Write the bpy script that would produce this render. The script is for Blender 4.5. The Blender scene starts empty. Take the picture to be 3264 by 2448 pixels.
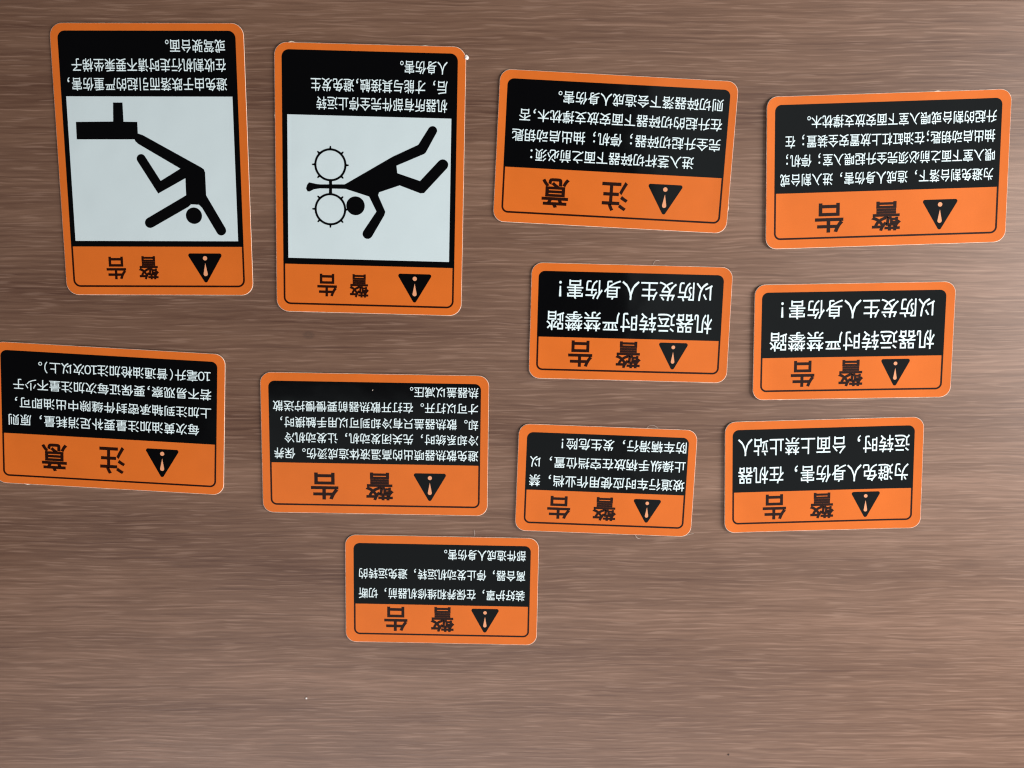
# Warning stickers laid out on a wood-laminate table, seen from above.
import bpy, bmesh, math, random
from mathutils import Vector, Matrix, Euler
random.seed(7)
SC = bpy.context.scene
COL = SC.collection
MM = 0.001

# ------------------------------------------------------------------ camera
cam_d = bpy.data.cameras.new("camera")
cam = bpy.data.objects.new("camera", cam_d)
COL.objects.link(cam)
cam.location = (0, 0, 0.5)
PITCH, ROLL = math.radians(-6.9006), math.radians(0.1905)
cam.matrix_world = (Matrix.Translation((0, 0, 0.5)) @ Matrix.Rotation(ROLL, 4, 'Y') @ Matrix.Rotation(PITCH, 4, 'X'))
cam_d.sensor_fit = 'HORIZONTAL'
cam_d.sensor_width = 36.0
cam_d.lens = 36.0 * 2439.47 / 3264.0
cam_d.clip_start = 0.01
cam_d.clip_end = 50
SC.camera = cam

# ------------------------------------------------------------------ world and lamps
w = bpy.data.worlds.new("World"); SC.world = w; w.use_nodes = True
bg = w.node_tree.nodes["Background"]
bg.inputs[0].default_value = (0.92, 0.95, 1.0, 1); bg.inputs[1].default_value = 0.025

def area(name, loc, target, sx, sy, power, color):
    d = bpy.data.lights.new(name, 'AREA'); d.shape = 'RECTANGLE'
    d.size = sx; d.size_y = sy; d.energy = power; d.color = color
    o = bpy.data.objects.new(name, d); COL.objects.link(o)
    o.location = loc
    o.rotation_euler = (Vector(target) - Vector(loc)).to_track_quat('-Z', 'Y').to_euler()
    return o
area("window_light", (1.5, 0.08, 0.65), (0, -0.05, 0), 0.8, 0.8, 46, (1.0, 0.97, 0.94))
area("side_window_light", (-0.15, -1.55, 0.9), (0, -0.1, 0), 2.2, 0.9, 32, (1.0, 0.94, 0.93))
area("ceiling_lamp", (1.35, -0.25, 2.0), (1.35, -0.25, 0), 1.9, 3.5, 8.0, (0.86, 0.98, 1.0))
area("ceiling_lamp_near", (-0.3, -1.15, 2.0), (-0.3, -1.15, 0), 1.3, 1.6, 1.8, (0.86, 0.98, 1.0))

SC.view_settings.view_transform = 'Standard'
SC.view_settings.look = 'None'
SC.view_settings.exposure = 0.0
SC.view_settings.gamma = 1.0
SC.cycles.filter_width = 1.2

# ------------------------------------------------------------------ materials
def mat(name):
    m = bpy.data.materials.new(name); m.use_nodes = True
    return m, m.node_tree, m.node_tree.nodes["Principled BSDF"]

def N(nt, t, **kw):
    n = nt.nodes.new(t)
    for k, v in kw.items(): setattr(n, k, v)
    return n

def maprange(nt, src, a, b, c, d):
    n = N(nt, 'ShaderNodeMapRange'); nt.links.new(src, n.inputs[0])
    for i, v in enumerate((a, b, c, d)): n.inputs[i + 1].default_value = v
    return n.outputs[0]

def vinyl(name, col, rough=0.16, var=0.05):
    m, nt, b = mat(name)
    tc = N(nt, 'ShaderNodeTexCoord')
    n1 = N(nt, 'ShaderNodeTexNoise'); n1.inputs['Scale'].default_value = 38; n1.inputs['Detail'].default_value = 3
    n2 = N(nt, 'ShaderNodeTexNoise'); n2.inputs['Scale'].default_value = 2600; n2.inputs['Detail'].default_value = 2
    nt.links.new(tc.outputs['Object'], n1.inputs['Vector']); nt.links.new(tc.outputs['Object'], n2.inputs['Vector'])
    mix = N(nt, 'ShaderNodeMix', data_type='RGBA', blend_type='MULTIPLY'); mix.inputs[0].default_value = 1
    mix.inputs[6].default_value = (*col, 1)
    f = N(nt, 'ShaderNodeMath', operation='MULTIPLY')
    nt.links.new(maprange(nt, n1.outputs[0], .3, .7, 1 - var, 1 + var), f.inputs[0])
    nt.links.new(maprange(nt, n2.outputs[0], .3, .7, 1 - var, 1 + var), f.inputs[1])
    nt.links.new(f.outputs[0], mix.inputs[7])
    nt.links.new(mix.outputs[2], b.inputs['Base Color'])
    b.inputs['Roughness'].default_value = rough
    b.inputs['IOR'].default_value = 1.5
    nb = N(nt, 'ShaderNodeTexNoise'); nb.inputs['Scale'].default_value = 30; nb.inputs['Detail'].default_value = 1.5
    nt.links.new(tc.outputs['Object'], nb.inputs['Vector'])
    bp = N(nt, 'ShaderNodeBump'); bp.inputs['Strength'].default_value = 0.5; bp.inputs['Distance'].default_value = 0.0008
    nt.links.new(nb.outputs[0], bp.inputs['Height']); nt.links.new(bp.outputs[0], b.inputs['Normal'])
    return m

ORANGE = vinyl("orange_vinyl", (0.665, 0.149, 0.021), 0.2, 0.035)
BLACK = vinyl("black_print", (0.0016, 0.0016, 0.002), 0.12, 0.0)
INK = vinyl("black_ink_on_orange", (0.018, 0.004, 0.002), 0.2, 0.0)
WHITE = vinyl("white_print", (0.605, 0.710, 0.738), 0.2, 0.012)
LETTER = vinyl("white_lettering", (0.78, 0.93, 0.96), 0.2, 0.0)
MARK = vinyl("exclamation_print", (0.76, 0.34, 0.18), 0.2, 0.0)
def plain(name, col, rough, scale=300, var=.08):
    m, nt, b = mat(name)
    tc = N(nt, 'ShaderNodeTexCoord'); n = N(nt, 'ShaderNodeTexNoise'); n.inputs['Scale'].default_value = scale
    nt.links.new(tc.outputs['Object'], n.inputs['Vector'])
    mix = N(nt, 'ShaderNodeMix', data_type='RGBA', blend_type='MULTIPLY'); mix.inputs[0].default_value = 1
    mix.inputs[6].default_value = (*col, 1)
    nt.links.new(maprange(nt, n.outputs[0], .3, .7, 1 - var, 1 + var), mix.inputs[7])
    nt.links.new(mix.outputs[2], b.inputs['Base Color']); b.inputs['Roughness'].default_value = rough
    return m
PAPER = plain("white_backing_paper", (0.95, 0.80, 0.66), 0.6)
FIBRE = plain("pale_fibre", (0.62, 0.52, 0.46), 0.5)
CHIP = plain("white_chip", (0.85, 0.80, 0.76), 0.5, 2500)
GRIT = plain("dark_grit", (0.05, 0.03, 0.025), 0.8)
FLOOR = plain("floor_tile", (0.55, 0.55, 0.53), 0.4, 6)

def wood():
    m, nt, b = mat("walnut_laminate")
    L = nt.links.new
    tc = N(nt, 'ShaderNodeTexCoord')
    # slow wander of the grain so that lines are gently wavy
    warp = N(nt, 'ShaderNodeTexNoise'); warp.inputs['Scale'].default_value = 1; warp.inputs['Detail'].default_value = 2
    mw = N(nt, 'ShaderNodeMapping'); mw.inputs['Scale'].default_value = (9, 26, 1); L(tc.outputs['Object'], mw.inputs[0]); L(mw.outputs[0], warp.inputs['Vector'])
    warp2 = N(nt, 'ShaderNodeTexNoise'); warp2.inputs['Scale'].default_value = 1; warp2.inputs['Detail'].default_value = 1
    mw2 = N(nt, 'ShaderNodeMapping'); mw2.inputs['Scale'].default_value = (60, 150, 1); L(tc.outputs['Object'], mw2.inputs[0]); L(mw2.outputs[0], warp2.inputs['Vector'])
    sep = N(nt, 'ShaderNodeSeparateXYZ'); L(tc.outputs['Object'], sep.inputs[0])
    a = N(nt, 'ShaderNodeMath', operation='MULTIPLY_ADD'); L(warp.outputs[0], a.inputs[0]); a.inputs[1].default_value = 0.007; L(sep.outputs[1], a.inputs[2])
    a2 = N(nt, 'ShaderNodeMath', operation='MULTIPLY_ADD'); L(warp2.outputs[0], a2.inputs[0]); a2.inputs[1].default_value = 0.0008; L(a.outputs[0], a2.inputs[2])
    comb = N(nt, 'ShaderNodeCombineXYZ'); L(sep.outputs[0], comb.inputs[0]); L(a2.outputs[0], comb.inputs[1]); L(sep.outputs[2], comb.inputs[2])
    def noise(sx, sy, det, rough, off=0.0):
        mp = N(nt, 'ShaderNodeMapping'); mp.inputs['Scale'].default_value = (sx, sy, 1); mp.inputs['Location'].default_value = (off, off * 1.7, off)
        L(comb.outputs[0], mp.inputs[0])
        n = N(nt, 'ShaderNodeTexNoise'); n.inputs['Scale'].default_value = 1; n.inputs['Detail'].default_value = det; n.inputs['Roughness'].default_value = rough
        L(mp.outputs[0], n.inputs['Vector']); return n.outputs[0]
    bands = noise(1.6, 20, 3, .5, 3)
    patch = noise(9, 75, 3, .6, 11)
    fine = noise(24, 620, 2.5, .6, 23)
    streak = noise(34, 800, 1.5, .5, 41)
    lng = noise(6, 380, 3, .6, 71)
    hair = noise(38, 1150, 2, .6, 57)
    def madd(x, k, acc):
        n = N(nt, 'ShaderNodeMath', operation='MULTIPLY_ADD'); L(x, n.inputs[0]); n.inputs[1].default_value = k
        if isinstance(acc, (int, float)): n.inputs[2].default_value = acc
        else: L(acc, n.inputs[2])
        return n.outputs[0]
    v = madd(bands, .62, -.265); v = madd(patch, .24, v); v = madd(fine, .28, v); v = madd(lng, .31, v); v = madd(hair, .17, v)
    # quasi-regular fine ripple of the printed grain
    ph = noise(14, 70, 2, .5, 91); am = noise(20, 90, 2, .5, 133)
    t1 = N(nt, 'ShaderNodeMath', operation='MULTIPLY'); L(a2.outputs[0], t1.inputs[0]); t1.inputs[1].default_value = 6.2832 * 310
    t2 = N(nt, 'ShaderNodeMath', operation='MULTIPLY_ADD'); L(ph, t2.inputs[0]); t2.inputs[1].default_value = 11; L(t1.outputs[0], t2.inputs[2])
    t3 = N(nt, 'ShaderNodeMath', operation='SINE'); L(t2.outputs[0], t3.inputs[0])
    t4 = N(nt, 'ShaderNodeMath', operation='MULTIPLY'); L(t3.outputs[0], t4.inputs[0]); L(maprange(nt, am, .35, .65, .01, .05), t4.inputs[1])
    v = madd(t4.outputs[0], 1.0, v)
    ramp = N(nt, 'ShaderNodeValToRGB'); e = ramp.color_ramp.elements
    e[0].position = .34; e[0].color = (0.094, 0.0445, 0.0285, 1)
    e[1].position = .80; e[1].color = (0.278, 0.163, 0.113, 1)
    k = e.new(.57); k.color = (0.172, 0.095, 0.062, 1)
    L(v, ramp.inputs[0])
    # short pale pores
    st = maprange(nt, streak, .565, .66, 0, 1)
    mx = N(nt, 'ShaderNodeMix', data_type='RGBA'); mf = N(nt, 'ShaderNodeMath', operation='MULTIPLY'); L(st, mf.inputs[0]); mf.inputs[1].default_value = .28
    L(mf.outputs[0], mx.inputs[0]); L(ramp.outputs[0], mx.inputs[6]); mx.inputs[7].default_value = (0.38, 0.245, 0.18, 1)
    # short dark pores
    dk = maprange(nt, streak, .30, .40, 1, 0)
    mx2 = N(nt, 'ShaderNodeMix', data_type='RGBA'); mf2 = N(nt, 'ShaderNodeMath', operation='MULTIPLY'); L(dk, mf2.inputs[0]); mf2.inputs[1].default_value = .35
    L(mf2.outputs[0], mx2.inputs[0]); L(mx.outputs[2], mx2.inputs[6]); mx2.inputs[7].default_value = (0.105, 0.058, 0.040, 1)
    # small dark smudge left by something set down between the stickers
    geo = N(nt, 'ShaderNodeVectorMath', operation='SUBTRACT'); L(tc.outputs['Object'], geo.inputs[0]); geo.inputs[1].default_value = (-0.1345, -0.0283, 0)
    sc = N(nt, 'ShaderNodeVectorMath', operation='MULTIPLY'); L(geo.outputs[0], sc.inputs[0]); sc.inputs[1].default_value = (1 / .0042, 1 / .0028, 0)
    ln = N(nt, 'ShaderNodeVectorMath', operation='LENGTH'); L(sc.outputs[0], ln.inputs[0])
    smn = N(nt, 'ShaderNodeTexNoise'); smn.inputs['Scale'].default_value = 900; L(tc.outputs['Object'], smn.inputs['Vector'])
    sm = N(nt, 'ShaderNodeMath', operation='MULTIPLY'); L(maprange(nt, ln.outputs['Value'], .7, 1.1, .8, 0), sm.inputs[0]); L(smn.outputs[0], sm.inputs[1])
    mx3 = N(nt, 'ShaderNodeMix', data_type='RGBA'); L(sm.outputs[0], mx3.inputs[0]); L(mx2.outputs[2], mx3.inputs[6]); mx3.inputs[7].default_value = (0.07, 0.042, 0.03, 1)
    L(mx3.outputs[2], b.inputs['Base Color'])
    rn = N(nt, 'ShaderNodeTexNoise'); rn.inputs['Scale'].default_value = 7; rn.inputs['Detail'].default_value = 4; L(tc.outputs['Object'], rn.inputs['Vector'])
    L(maprange(nt, rn.outputs[0], .3, .7, .41, .55), b.inputs['Roughness'])
    b.inputs['IOR'].default_value = 1.5
    h = madd(fine, .6, 0); h = madd(streak, .6, h)
    bp = N(nt, 'ShaderNodeBump'); bp.inputs['Strength'].default_value = .35; bp.inputs['Distance'].default_value = .0003
    L(h, bp.inputs['Height']); L(bp.outputs[0], b.inputs['Normal'])
    return m
WOOD = wood()

# ------------------------------------------------------------------ helpers
def link(o, parent=None):
    COL.objects.link(o)
    if parent: o.parent = parent
    return o
def mesh(name, verts, faces, m, parent=None, smooth=False):
    me = bpy.data.meshes.new(name); me.from_pydata(verts, [], faces); me.update()
    if smooth:
        for p in me.polygons: p.use_smooth = True
    me.materials.append(m)
    return link(bpy.data.objects.new(name, me), parent)

# ------------------------------------------------------------------ setting
def slab(name, pts, z0, z1, m, bevel):
    bm = bmesh.new()
    f = bm.faces.new([bm.verts.new((x, y, z1)) for x, y in pts])
    r = bmesh.ops.extrude_face_region(bm, geom=[f])
    for g in r['geom']:
        if isinstance(g, bmesh.types.BMVert): g.co.z = z0
    bmesh.ops.recalc_face_normals(bm, faces=bm.faces)
    if bevel: bmesh.ops.bevel(bm, geom=list(bm.edges), offset=bevel, segments=3, affect='EDGES', profile=.5)
    me = bpy.data.meshes.new(name); bm.to_mesh(me); bm.free(); me.materials.append(m)
    o = link(bpy.data.objects.new(name, me)); o['kind'] = 'structure'
    return o
# the far edge just shows as a sliver at the top right of the view
slab('tabletop', [(-0.75, -0.62), (0.75, -0.62), (0.75, 0.1773), (-0.75, 0.1845)], -0.025, 0.0, WOOD, 0.0008)
slab('floor', [(-3, -3), (3, -3), (3, 3), (-3, 3)], -0.80, -0.75, FLOOR, 0)

STICKERS = {
  'A': {"x": -229.72, "y": 81.8, "a": 3.1387, "w": 120.87, "h": 168.02, "box": [-55.41, 55.89, -79.56, 53.24, 79.08], "white": [-52.01, 52.81, -40.0, 49.65], "lines": [["避免由于跌落而引起的严重伤害，", -48.94, 51.39, -47.38, 7.9], ["在收割机行走时请不要乘坐梯子", -48.67, 48.12, -58.88, 8.06], ["或驾驶台面。", -48.6, -11.21, -70.37, 7.91]], "head": [["警", 0.02, 13.0, 59.24, 74.17], ["告", 21.24, 33.88, 59.63, 74.12]], "tri": [-30.16, 21.59, 57.42, 76.19, -30.44], "label": "large picture sticker with a figure falling from a platform, top left corner", "cat": "warning sticker", "curl": [["r", 0.35, 14]]},
  'B': {"x": -92.37, "y": 69.35, "a": 3.1148, "w": 119.48, "h": 167.03, "box": [-54.88, 55.42, -79.5, 53.06, 78.99], "white": [-51.4, 52.18, -40.19, 49.18], "lines": [["机器所有部件完全停止运转", -48.65, 33.8, -47.6, 8.05], ["后，才能与其接触,避免发生", -48.68, 37.26, -58.8, 8.11], ["人身伤害。", -48.48, -18.79, -70.61, 7.85]], "head": [["警", 0.14, 12.79, 58.58, 73.58], ["告", 20.91, 33.56, 58.8, 73.35]], "tri": [-29.45, 21.41, 57.45, 75.99, -29.55], "label": "large orange and black warning sticker showing a figure pulled between two toothed rollers", "cat": "warning sticker", "curl": [["l", 0.3, 12], ["t", 0.3, 12]]},
  'C': {"x": 63.28, "y": 87.57, "a": 3.0889, "w": 149.29, "h": 93.59, "box": [-70.23, 69.84, -41.6, 12.53, 41.11], "lines": [["进入茎杆切碎器下面之前必须：", -50.51, 53.14, 4.27, 7.77], ["完全升起切碎器；停机；抽出启动钥匙", -66.53, 65.46, -7.42, 7.72], ["在升起的切碎器下面安放支撑枕木,否", -66.6, 61.51, -19.83, 7.6], ["则切碎器落下会造成人身伤害。", -66.45, 37.51, -31.83, 7.63]], "head": [["注", -10.52, 6.37, 18.07, 36.57], ["意", 27.14, 44.63, 18.08, 36.57]], "tri": [-33.94, 21.75, 18.28, 37.22, -34.07], "label": "orange and black 注意 caution sticker in the top row, tilted, right of the two-roller picture sticker", "cat": "caution sticker", "curl": [["l", 0.35, 12], ["r", 0.4, 14]]},
  'D': {"x": 236.14, "y": 76.4, "a": 3.1725, "w": 152.63, "h": 94.14, "box": [-71.07, 71.18, -42.04, 12.6, 41.69], "lines": [["为避免割台落下，造成人身伤害，进入割台或", -67.29, 67.47, 4.48, 7.7], ["喂入室下面之前必须完全升起喂入室；停机；", -67.75, 63.83, -7.37, 7.58], ["抽出启动钥匙;在油缸杠上放置安全装置；在", -67.52, 64.34, -19.08, 7.68], ["升起的割台或喂入室下面安放支撑枕木。", -67.95, 50.74, -31.03, 7.64]], "head": [["警", -10.04, 8.98, 19.41, 37.99], ["告", 26.77, 44.9, 19.39, 37.91]], "tri": [-34.61, 21.99, 19.26, 38.29, -34.54], "label": "four-line 警告 warning sticker at the right end of the top row, one end lifted", "cat": "warning sticker", "curl": [["r", 0.9, 26], ["l", 0.9, 18]]},
  'E': {"x": 75.05, "y": -20.59, "a": 3.1164, "w": 129.4, "h": 74.79, "box": [-59.47, 60.21, -32.36, 10.15, 32.12], "lines": [["机器运转时严禁攀踏", -53.31, 54.34, -0.52, 12.67], ["以防发生人身伤害！", -52.51, 46.78, -21.09, 12.29]], "head": [["警", -8.2, 8.56, 11.9, 29.49], ["告", 23.66, 39.44, 12.05, 29.31]], "tri": [-29.0, 18.63, 12.06, 29.87, -28.96], "label": "two-line large-lettered 机器运转时 warning sticker directly below the top-row 注意 sticker", "cat": "warning sticker", "curl": [["r", 0.35, 12], ["l", 0.4, 14]]},
  'F': {"x": 220.5, "y": -32.35, "a": 3.1586, "w": 129.06, "h": 74.96, "box": [-59.06, 59.82, -32.47, 10.07, 32.44], "lines": [["机器运转时严禁攀踏", -52.9, 54.25, -0.39, 12.49], ["以防发生人身伤害！", -52.01, 47.19, -21.05, 12.2]], "head": [["警", -7.7, 8.88, 12.08, 29.58], ["告", 24.35, 39.77, 12.15, 29.39]], "tri": [-28.39, 18.47, 11.95, 29.86, -28.67], "label": "two-line large-lettered 机器运转时 warning sticker farthest right, below the four-line 警告 sticker", "cat": "warning sticker", "curl": [["r", 0.9, 24], ["l", 0.95, 16]]},
  'G': {"x": -268.1, "y": -83.95, "a": 3.0844, "w": 151.72, "h": 94.33, "box": [-70.95, 71.14, -42.07, 13.23, 42.37], "lines": [["每次黄油加注量要补足消耗量，原则", -59.26, 66.76, 3.95, 7.57], ["上加注到轴承密封件缝隙中出油即可，", -67.15, 62.35, -7.66, 7.18], ["若不易观察,要保证每次加注量不少于", -67.24, 63.34, -19.87, 7.35], ["10毫升（普通油枪加注10次以上）。", -66.57, 46.52, -31.98, 7.44]], "head": [["注", -10.21, 6.88, 18.32, 37.06], ["意", 28.23, 45.39, 18.76, 37.5]], "tri": [-34.91, 21.67, 18.25, 37.51, -34.74], "label": "orange and black 注意 caution sticker about grease with 10毫升 text, cut by the left picture edge", "cat": "caution sticker", "curl": [["l", 0.5, 16], ["t", 0.2, 10]]},
  'H': {"x": -92.67, "y": -101.12, "a": 3.1246, "w": 150.07, "h": 94.29, "box": [-70.0, 70.01, -41.73, 13.04, 42.12], "lines": [["避免散热器喷出的高温液体造成烫伤。保养", -68.68, 67.09, 6.67, 7.33], ["冷却系统时，先关闭发动机，让发动机冷", -68.56, 60.08, -3.94, 7.07], ["却。散热器盖只有冷却到可以用手触摸时，", -68.44, 62.57, -14.34, 7.15], ["才可以打开。在打开散热器前要慢慢拧送散", -68.31, 67.29, -25.06, 6.97], ["热器盖以减压。", -68.33, -23.23, -35.71, 6.97]], "head": [["警", -12.47, 6.4, 18.82, 37.92], ["告", 24.56, 42.95, 19.47, 37.92]], "tri": [-36.58, 21.46, 18.84, 37.91, -36.51], "label": "five-line 警告 warning sticker with the densest small text, below the two-roller picture sticker", "cat": "warning sticker", "curl": [["l", 0.35, 12], ["r", 0.25, 10]]},
  'I': {"x": 60.78, "y": -125.38, "a": 3.1036, "w": 117.95, "h": 72.44, "box": [-53.84, 53.55, -31.0, 8.09, 31.14], "lines": [["坡道行车时应使用作业档，禁", -52.68, 51.07, 1.54, 7.96], ["止操纵手柄放在空挡位置，以", -52.6, 50.96, -11.12, 7.63], ["防车辆滑行，发生危险！", -52.44, 30.44, -24.01, 7.75]], "head": [["警", -8.28, 7.75, 11.35, 27.64], ["告", 22.64, 38.04, 11.72, 27.37]], "tri": [-28.67, 18.21, 11.72, 28.01, -28.92], "label": "smallest sticker, three lines ending in an exclamation mark, hairs at its edges", "cat": "warning sticker", "curl": [["l", 0.6, 16], ["b", 0.35, 12]]},
  'J': {"x": 205.39, "y": -121.59, "a": 3.1708, "w": 130.54, "h": 75.15, "box": [-59.74, 60.25, -32.18, 10.18, 32.16], "lines": [["为避免人身伤害，在机器", -56.49, 56.52, -1.05, 11.66], ["运转时，台面上禁止站人", -56.61, 56.58, -20.29, 11.72]], "head": [["警", -7.88, 8.39, 11.86, 29.53], ["告", 24.21, 39.79, 12.13, 29.35]], "tri": [-28.82, 18.56, 11.94, 29.76, -29.0], "label": "two-line warning sticker ending in 禁止站人, lying lowest in the right column", "cat": "warning sticker", "curl": [["r", 1.0, 24], ["l", 0.85, 16]]},
  'K': {"x": -49.44, "y": -201.75, "a": 3.1226, "w": 130.23, "h": 75.31, "box": [-59.95, 59.74, -32.19, 10.5, 32.36], "lines": [["装好护罩，在保养和维修机器前，切断", -56.47, 56.36, 2.83, 7.47], ["离合器，停止发动机运转，避免运转的", -56.49, 56.16, -11.01, 7.42], ["部件造成人身伤害。", -56.62, -1.47, -25.12, 7.37]], "head": [["警", -8.87, 7.46, 11.85, 29.64], ["告", 23.23, 39.06, 12.18, 29.51]], "tri": [-29.7, 18.53, 12.52, 29.76, -29.92], "label": "three-line warning sticker lying alone lowest on the table, nearest the bare wood", "cat": "warning sticker", "curl": [["l", 0.4, 14], ["r", 0.25, 10]]},
}
PICTOGRAMS = {"A": {"figure": [[7.56, -17.02], [5.71, -16.38], [-30.17, 3.31], [-32.0, 4.6], [-32.69, 6.66], [-32.72, 20.77], [-44.22, 41.42], [-44.57, 42.55], [-44.45, 43.74], [-43.87, 44.82], [-42.92, 45.61], [-41.76, 46.0], [-40.55, 45.94], [-39.48, 45.41], [-38.71, 44.52], [-29.79, 28.63], [-27.76, 26.67], [-22.75, 26.46], [-20.88, 28.11], [2.37, 40.89], [3.64, 41.35], [4.97, 41.3], [6.16, 40.76], [7.01, 39.8], [7.41, 38.57], [7.29, 37.26], [6.67, 36.07], [5.64, 35.18], [-19.89, 20.8], [-19.96, 10.15], [-2.11, 19.75], [10.14, -0.48], [10.5, -1.48], [10.42, -2.56], [9.93, -3.55], [9.1, -4.3], [8.04, -4.71], [6.93, -4.7], [5.94, -4.27], [5.2, -3.5], [-4.08, 11.82], [-17.03, 4.21], [9.0, -11.02], [10.57, -12.51], [11.36, -14.23], [13.19, -15.08], [11.91, -18.29], [8.65, -17.34]], "platform": [[47.64, -24.4], [24.01, -24.67], [23.43, -36.24], [17.49, -36.26], [17.51, -24.57], [8.8, -24.49], [8.89, -16.91], [11.16, -13.8], [47.79, -13.72]], "head": [[-24.31, 33.57], 5.17]}, "B": {"figure": [[38.65, 1.35], [39.88, 3.01], [40.56, 5.2], [39.68, 7.02], [38.35, 7.1], [35.45, 5.61], [31.44, 4.96], [15.31, 4.86], [0.28, 9.25], [-4.45, 18.51], [3.88, 31.02], [4.35, 32.2], [4.33, 33.46], [3.83, 34.6], [2.91, 35.46], [1.72, 35.9], [0.44, 35.85], [-0.73, 35.33], [-1.62, 34.4], [-9.48, 20.79], [-10.14, 18.58], [-5.5, 8.33], [-6.05, 6.47], [-19.13, 1.78], [-32.53, 6.42], [-34.75, 6.15], [-49.17, -9.62], [-49.79, -10.81], [-49.9, -12.14], [-49.48, -13.4], [-48.59, -14.4], [-47.38, -15.0], [-46.02, -15.09], [-44.72, -14.66], [-43.68, -13.79], [-32.1, -1.28], [-17.62, -5.77], [-17.03, -10.39], [-34.43, -18.07], [-35.53, -18.96], [-41.98, -30.91], [-42.46, -31.91], [-42.52, -33.01], [-42.13, -34.04], [-41.37, -34.84], [-40.35, -35.3], [-39.21, -35.33], [-38.15, -34.95], [-37.31, -34.2], [-30.72, -23.66], [-14.54, -15.93], [15.87, 2.05], [31.43, 2.46], [33.66, 2.3]], "head": [[8.95, 15.26], 5.91], "gears": [[[24.97, -9.83], 10.23], [[25.01, 17.87], 10.12]], "rod": [[24.87, -0.32], [24.88, 8.37]], "link": [[15.31, 17.94], [13.41, 17.89]]}}


# ------------------------------------------------------------------ glyphs
_cache = {}
def glyph(ch, bold):
    key = (ch, bold)
    if key in _cache: return _cache[key]
    cu = bpy.data.curves.new('glyph', 'FONT'); cu.body = ch; cu.size = 1.0
    cu.resolution_u = 3; cu.dimensions = '2D'; cu.fill_mode = 'FRONT'
    ob = bpy.data.objects.new('glyph', cu); COL.objects.link(ob)
    dg = bpy.context.evaluated_depsgraph_get()
    ev = ob.evaluated_get(dg); me = ev.to_mesh()
    bm = bmesh.new(); bm.from_mesh(me); bmesh.ops.remove_doubles(bm, verts=bm.verts, dist=1e-5)
    for f in bm.faces:
        f.normal_update()
        if f.normal.z < 0: f.normal_flip()
    # thicken the strokes: every outline vertex moves outwards
    mv = {}
    for e in bm.edges:
        if len(e.link_faces) != 1: continue
        lp = e.link_loops[0]; p = lp.vert.co; q = lp.link_loop_next.vert.co
        d = (q - p)
        if d.length < 1e-9: continue
        nrm = Vector((d.y, -d.x, 0)).normalized()
        for v in e.verts: mv.setdefault(v, []).append(nrm)
    for v, ns in mv.items():
        m = sum(ns, Vector()) 
        if m.length < .2: continue
        m.normalize(); k = max(.5, m.dot(ns[0])); v.co += m * (bold / k)
    bm.verts.index_update()
    vs = [(v.co.x, v.co.y) for v in bm.verts]; fs = [tuple(v.index for v in f.verts) for f in bm.faces]
    bm.free()
    ev.to_mesh_clear(); bpy.data.objects.remove(ob); bpy.data.curves.remove(cu)
    # merge the doubles and face up
    out = []
    for f in fs:
        a = 0
        for i in range(len(f)):
            x0, y0 = vs[f[i]]; x1, y1 = vs[f[(i + 1) % len(f)]]; a += x0 * y1 - x1 * y0
        out.append(f if a > 0 else tuple(reversed(f)))
    _cache[key] = (vs, out)
    return _cache[key]

FULL_PUNCT = '，。；：！（）'
HALF = ',;01 '
def layout(text, bold):
    """characters on an em grid; returns verts, faces"""
    V, F = [], []
    x = 0.0
    sub = {',': '，', ';': '；', '0': '０', '1': '１'}
    for ch in text:
        vs, fs = glyph(sub.get(ch, ch), bold)
        adv = 1.0
        minx = min(v[0] for v in vs); maxx = max(v[0] for v in vs)
        dx = x
        if ch in '01': adv = 0.52; dx = x + 0.26 - (minx + maxx) / 2
        elif ch in ',;': adv = 0.5; dx = x + 0.22 - (minx + maxx) / 2
        elif ch in '（）': adv = .55; dx = x + 0.27 - (minx + maxx) / 2
        elif ch == '！': dx = x + 0.30 - (minx + maxx) / 2
        elif ch == '：' or ch == '；': dx = x + 0.28 - (minx + maxx) / 2
        b = len(V)
        V += [(vx + dx, vy) for vx, vy in vs]; F += [tuple(i + b for i in f) for f in fs]
        x += adv
    return V, F

# ------------------------------------------------------------------ sticker geometry (all lengths in mm, u to the reader's right, v up)
class Sheet:
    """height of the sticker's face above the table: flat, with gently lifted edges"""
    def __init__(s, d): s.w, s.h, s.curl = d['w'], d['h'], d['curl']
    def z(s, u, v):
        z = 0.0
        for e, amt, wid in s.curl:
            # e names the side as the photograph shows it: l, r, t, b
            dist = {'l': s.w / 2 - u, 'r': u + s.w / 2, 't': v + s.h / 2, 'b': s.h / 2 - v}[e]
            t = max(0.0, 1 - dist / wid); z += amt * t * t
        return z

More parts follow.
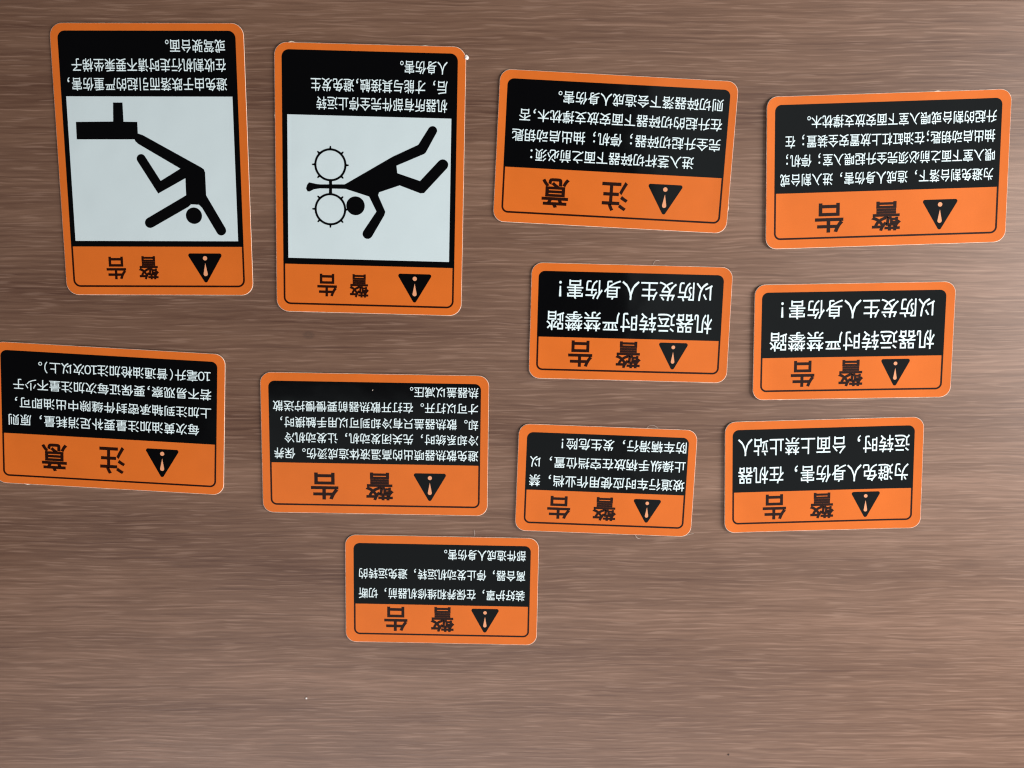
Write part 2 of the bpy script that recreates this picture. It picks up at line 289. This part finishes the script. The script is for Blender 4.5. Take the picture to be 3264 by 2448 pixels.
def arc_inset(t, r):
    return r - math.sqrt(max(0.0, r * r - (r - t) ** 2)) if t < r else 0.0
def slabgrid(u0, u1, v0, v1, r, rb, step=2.5):
    """grid of quads over a rectangle, corner radius r at the low-v corners, rb at the high-v ones"""
    vs = set()
    def add(x): vs.add(round(x, 4))
    n = max(2, int((v1 - v0) / step))
    lo, hi = v0 + r, v1 - rb
    if r > 0:
        for i in range(9): add(v0 + r * (1 - math.cos(math.pi / 2 * i / 8)))
    else: add(v0)
    if rb > 0:
        for i in range(9): add(v1 - rb * (1 - math.cos(math.pi / 2 * i / 8)))
    else: add(v1)
    for i in range(1, n): add(lo + (hi - lo) * i / n)
    vs = sorted(vs); nu = max(4, int((u1 - u0) / step))
    V, F = [], []
    for v in vs:
        ins = 0
        if r > 0 and v - v0 < r: ins = arc_inset(max(v - v0, 0), r)
        if rb > 0 and v1 - v < rb: ins = max(ins, arc_inset(max(v1 - v, 0), rb))
        for i in range(nu + 1): V.append((u0 + ins + (u1 - u0 - 2 * ins) * i / nu, v))
    for j in range(len(vs) - 1):
        for i in range(nu):
            a = j * (nu + 1) + i; F.append((a, a + 1, a + nu + 2, a + nu + 1))
    return V, F, nu, len(vs)

def place(name, V, F, m, parent, sheet, z):
    return mesh(name, [(u * MM, v * MM, (z + sheet.z(u, v)) * MM) for u, v in V], F, m, parent)

def solid(name, grid, m, parent, sheet, z0, z1, rag=0.0):
    V, F, nu, nv = grid
    V = list(V)
    if rag:   # the cut edge of the sheet is slightly ragged
        cu, cv = sum(p[0] for p in V) / len(V), sum(p[1] for p in V) / len(V)
        for j in range(nv):
            for i in range(nu + 1):
                if i in (0, nu) or j in (0, nv - 1):
                    k = j * (nu + 1) + i; u, v = V[k]
                    q = random.uniform(-rag, rag) + (random.uniform(.2, .45) if random.random() < .0025 and rag > .02 and 'paper' in name else 0)
                    du = (1 if u > cu else -1) * q if i in (0, nu) else 0
                    dv = (1 if v > cv else -1) * q if j in (0, nv - 1) else 0
                    V[k] = (u + du, v + dv)
    n = len(V)
    P = [(u * MM, v * MM, (z1 + sheet.z(u, v)) * MM) for u, v in V] + [(u * MM, v * MM, (z0 + sheet.z(u, v)) * MM) for u, v in V]
    G = list(F) + [tuple(reversed([i + n for i in f])) for f in F]
    def idx(i, j): return j * (nu + 1) + i
    ring = [idx(i, 0) for i in range(nu + 1)] + [idx(nu, j) for j in range(1, nv)] + [idx(i, nv - 1) for i in range(nu - 1, -1, -1)] + [idx(0, j) for j in range(nv - 2, 0, -1)]
    for a, b in zip(ring, ring[1:] + ring[:1]): G.append((a + n, b + n, b, a))
    return mesh(name, P, G, m, parent)

def ngon(V):
    """fill a simple outline"""
    bm = bmesh.new(); vs = [bm.verts.new((x, y, 0)) for x, y in V]; f = bm.faces.new(vs); f.normal_update()
    if f.normal.z < 0: f.normal_flip()
    bmesh.ops.triangulate(bm, faces=[f])
    bm.verts.index_update()
    P = [(v.co.x, v.co.y) for v in bm.verts]; F = [tuple(v.index for v in f.verts) for f in bm.faces]
    bm.free(); return P, F
def disc(c, r, n=40):
    return ngon([(c[0] + r * math.cos(2 * math.pi * i / n), c[1] + r * math.sin(2 * math.pi * i / n)) for i in range(n)])
def rounded_poly(pts, r, n=6):
    out = []
    k = len(pts)
    for i in range(k):
        p = Vector(pts[i]); a = (Vector(pts[i - 1]) - p).normalized(); b = (Vector(pts[(i + 1) % k]) - p).normalized()
        ang = a.angle(b); d = r / math.tan(ang / 2); c = p + (a + b).normalized() * (r / math.sin(ang / 2))
        s, e = p + a * d - c, p + b * d - c
        a0 = math.atan2(s.y, s.x); a1 = math.atan2(e.y, e.x); da = (a1 - a0 + math.pi) % (2 * math.pi) - math.pi
        for j in range(n + 1): out.append((c.x + r * math.cos(a0 + da * j / n), c.y + r * math.sin(a0 + da * j / n)))
    return out

def text_part(name, text, u0, u1, vc, hh, m, parent, sheet, z, bold):
    V, F = layout(text, bold)
    minx = min(v[0] for v in V); maxx = max(v[0] for v in V)
    ys = [v[1] for c in '害避机器' for v in glyph(c, bold)[0]]; y0, y1 = min(ys), max(ys)
    sx = (u1 - u0) / (maxx - minx); sy = hh / (y1 - y0)
    return place(name, [(u0 + (x - minx) * sx, vc + (y - (y0 + y1) / 2) * sy) for x, y in V], F, m, parent, sheet, z)

def make_sticker(key, d):
    root = bpy.data.objects.new('safety_sticker', None); link(root)
    root.empty_display_size = .02
    root.location = (d['x'] * MM, d['y'] * MM, 0.0002); root.rotation_euler = (0, 0, d['a'])
    root['label'] = d['label']; root['category'] = d['cat']; root['group'] = 'orange and black safety stickers on the table'
    sh = Sheet(d); W, H = d['w'] / 2, d['h'] / 2
    R = 7.8 if key in 'AB' else 7.0
    solid('backing_paper', slabgrid(-W - .2, W + .2, -H - .2, H + .2, R, R), PAPER, root, sh, 0.0, 0.28, .03)
    solid('vinyl_sheet', slabgrid(-W, W, -H, H, R, R), ORANGE, root, sh, 0.285, 0.44, .015)
    Z1, Z2, Z3, Z4 = .47, .50, .53, .56
    L, Rr, v0, vs, v1 = d['box']
    # the long side of the page shows a little keystone in the print; the panel is a plain rectangle
    ri = 4.6 if key in 'AB' else 4.1
    V, F, _, _ = slabgrid(L, Rr, v0, vs, ri, 0); place('text_panel', V, F, BLACK, root, sh, Z1)
    # thin line round the heading field
    lw = 1.15
    outer, inner = [], []
    def path(off):
        P = []
        n = 12
        for i in range(n + 1): P.append((L + off, vs + (v1 - ri - vs) * i / n))
        for i in range(1, 9):
            t = math.pi / 2 * i / 8; rr = ri - off; P.append((L + ri - rr * math.cos(t), v1 - ri + rr * math.sin(t)))
        m_ = 50
        for i in range(1, m_): P.append((L + ri + (Rr - L - 2 * ri) * i / m_, v1 - off))
        for i in range(0, 9):
            t = math.pi / 2 * i / 8; rr = ri - off; P.append((Rr - ri + rr * math.sin(t), v1 - ri + rr * math.cos(t)))
        for i in range(1, n + 1): P.append((Rr - off, v1 - ri - (v1 - ri - vs) * i / n))
        return P
    A, B = path(0), path(lw)
    k = len(A)
    place('heading_outline', A + B, [(i, i + k, i + k + 1, i + 1) for i in range(k - 1)], INK, root, sh, Z1)
    for t, a, b, vc, hh in d['lines']:
        text_part('text_line', t, a, b, vc, hh, LETTER, root, sh, Z2, .003 if key in 'AB' else .003)
    for ch, a, b, y0, y1 in d['head']:
        V, F = glyph(ch, .02)
        mx0 = min(v[0] for v in V); mx1 = max(v[0] for v in V); my0 = min(v[1] for v in V); my1 = max(v[1] for v in V)
        place('heading_character', [(a + (x - mx0) / (mx1 - mx0) * (b - a), y0 + (y - my0) / (my1 - my0) * (y1 - y0)) for x, y in V], F, INK, root, sh, Z1)
    uc, tw, tb, ta, _ = d['tri']
    V, F = ngon(rounded_poly([(uc - tw / 2 - .9, tb), (uc + tw / 2 + .9, tb), (uc, ta + 1.0)], 1.25))
    tri = place('warning_triangle', V, F, BLACK, root, sh, Z1)
    th = ta - tb
    r1 = .062 * tw
    V, F = disc((uc, tb + .165 * th), .064 * tw, 20)
    q = tb + .70 * th
    drop = [(uc, tb + .33 * th)] + [(uc + r1 * math.cos(t), q + r1 * math.sin(t)) for t in [math.radians(-12 + 204 * i / 12) for i in range(13)]]
    V2, F2 = ngon(drop)
    mk = place('exclamation_mark', V + V2, F + [tuple(i + len(V) for i in f) for f in F2], MARK, tri, sh, Z2)
    return root, sh, (Z1, Z2, Z3, Z4)

roots = {}
for key in 'ABCDEFGHIJK':
    d = STICKERS[key]
    root, sh, (Z1, Z2, Z3, Z4) = make_sticker(key, d)
    roots[key] = root
    if key in PICTOGRAMS:
        p = PICTOGRAMS[key]; a, b, y0, y1 = d['white']
        V, F, _, _ = slabgrid(a, b, y0, y1, 0, 0)
        pan = place('picture_panel', V, F, WHITE, root, sh, Z2)
        V, F = ngon(p['figure']); place('figure_body', V, F, BLACK, pan, sh, Z3)
        V, F = disc(*p['head']); place('figure_head', V, F, BLACK, pan, sh, Z3)
        if 'platform' in p:
            V, F = ngon(p['platform']); place('platform', V, F, BLACK, pan, sh, Z4)
        for c, r in p.get('gears', []):
            V, F = [], []; n = 56; ri = r - 1.35
            for i in range(n):
                t = 2 * math.pi * i / n; V += [(c[0] + r * math.cos(t), c[1] + r * math.sin(t)), (c[0] + ri * math.cos(t), c[1] + ri * math.sin(t))]
            for i in range(n):
                j = (i + 1) % n; F.append((2 * i, 2 * j, 2 * j + 1, 2 * i + 1))
            g = place('roller', V, F, BLACK, pan, sh, Z4)
            for i in range(8):
                t = math.pi / 4 * i; ct, st = math.cos(t), math.sin(t)
                # no tooth where the rod joins the two rollers
                other = [q for q, _ in p['gears'] if q != c][0]
                if (other[1] - c[1]) * st > .9 * abs(other[1] - c[1]): continue
                b0 = len(V)
                for rr, ww in ((r - .5, .75), (r + 1.45, .38)):
                    V += [(c[0] + rr * ct - ww * st, c[1] + rr * st + ww * ct), (c[0] + rr * ct + ww * st, c[1] + rr * st - ww * ct)]
                F.append((b0, b0 + 2, b0 + 3, b0 + 1))
            bpy.data.objects.remove(g)
            F = [f if sum(V[f[i]][0] * V[f[(i + 1) % 4]][1] - V[f[(i + 1) % 4]][0] * V[f[i]][1] for i in range(4)) > 0 else tuple(reversed(f)) for f in F]
            place('roller', V, F, BLACK, pan, sh, Z4)
        if 'rod' in p:
            (x0, ya), (x1, yb) = p['rod']
            place('rod', [(x0 - .95, ya - .5), (x0 + .95, ya - .5), (x1 + .95, yb + .5), (x1 - .95, yb + .5)], [(0, 1, 2, 3)], BLACK, pan, sh, .59)

# ------------------------------------------------------------------ hairs, fibres and crumbs on the table
def fibre(pts, r, label, m=FIBRE, z=0.3, cat='fibre', name='loose_fibre', rise=.5):
    cu = bpy.data.curves.new(name, 'CURVE'); cu.dimensions = '3D'; cu.bevel_depth = r * MM; cu.bevel_resolution = 1; cu.resolution_u = 6
    sp = cu.splines.new('NURBS'); sp.points.add(len(pts) - 1); sp.use_endpoint_u = True; sp.order_u = 3
    x0, y0 = pts[0]
    n = len(pts)
    for i, (p, q) in enumerate(zip(sp.points, pts)):
        p.co = ((q[0] - x0) * MM, (q[1] - y0) * MM, rise * math.sin(math.pi * i / (n - 1)) * MM, 1)
    tmp = bpy.data.objects.new('tmp', cu); COL.objects.link(tmp)
    me = bpy.data.meshes.new_from_object(tmp.evaluated_get(bpy.context.evaluated_depsgraph_get()))
    bpy.data.objects.remove(tmp); me.name = name; me.materials.clear(); me.materials.append(m)
    o = link(bpy.data.objects.new(name, me)); o.location = (x0 * MM, y0 * MM, (r + z - .25) * MM)
    o['label'] = label; o['category'] = cat
    return o
I = 'smallest three-line sticker'
fibre([(87.6, -90.4), (88.0, -88.9), (89.4, -88.1), (91.5, -87.9), (93.5, -88.5), (94.9, -90.0)], .07, 'pale hair arching over the upper edge of the ' + I)
fibre([(81.7, -160.6), (81.4, -162.8), (82.2, -164.6), (83.6, -165.4), (85.2, -164.9)], .10, 'pale hooked hair at the lower edge of the ' + I)
fibre([(114.0, -164.0), (116.0, -162.9), (118.0, -162.1), (120.6, -161.9)], .10, 'pale straight hair leaving the lower right corner of the ' + I)
fibre([(89.3, 17.2), (90.2, 19.2), (91.6, 20.1), (93.8, 19.4)], .08, 'thin curled hair above the upper edge of the left large-lettered sticker')
fibre([(-141.6, 154.3), (-140.0, 155.0), (-138.4, 154.9), (-137.0, 154.0)], .28, 'paper burr on the upper left corner of the two-roller picture sticker', m=PAPER, rise=.05)
fibre([(-27.3, -159.4), (-26.5, -161.3), (-26.9, -163.8)], .08, 'short thin hair above the right end of the lowest sticker')

def crumb(name, x, y, r, m, label, cat, flat=.6, z=0.0, seed=1):
    rnd = random.Random(seed)
    bm = bmesh.new(); bmesh.ops.create_icosphere(bm, subdivisions=2, radius=r * MM)
    for v in bm.verts:
        k = 1 + rnd.uniform(-.22, .22); v.co *= k; v.co.z *= flat
    me = bpy.data.meshes.new(name); bm.to_mesh(me); bm.free(); me.materials.append(m)
    o = link(bpy.data.objects.new(name, me)); o.location = (x * MM, y * MM, (z + r * flat * .9) * MM); o.rotation_euler = (0, 0, rnd.uniform(0, 3))
    o['label'] = label; o['category'] = cat
    return o
crumb('white_flake', -29.9, 145.3, 1.35, CHIP, 'white flake touching the upper right corner of the two-roller picture sticker', 'flake', .5, seed=3)
crumb('white_crumb', -144.1, -279.8, .62, CHIP, 'tiny white crumb alone on the bare wood at the lower left', 'crumb', .7, seed=5)
crumb('dark_grit', 149.5, -321.1, .65, GRIT, 'tiny dark speck on the bare wood near the bottom right', 'grit', .35, seed=8)

def lint(x, y, label, sx, sy, ang, z, m=FIBRE):
    o = crumb('lint_speck', x, y, .35, m, label, 'lint', .3, z=z, seed=int(abs(x * 7)) + 1)
    o.scale = (sx, sy, 1); o.rotation_euler = (0, 0, ang)
lint(-93.4, -64.6, 'grey lint fleck near the far edge of the five-line sticker', 1.6, .6, 1.0, .75)
lint(-55.8, -187.1, 'grey lint fleck in the middle of the lowest sticker', 1.5, .6, 1.1, .75)
lint(-19.2, -192.3, 'small pale dot of dust right of the lowest sticker', .6, .5, 0, 0)
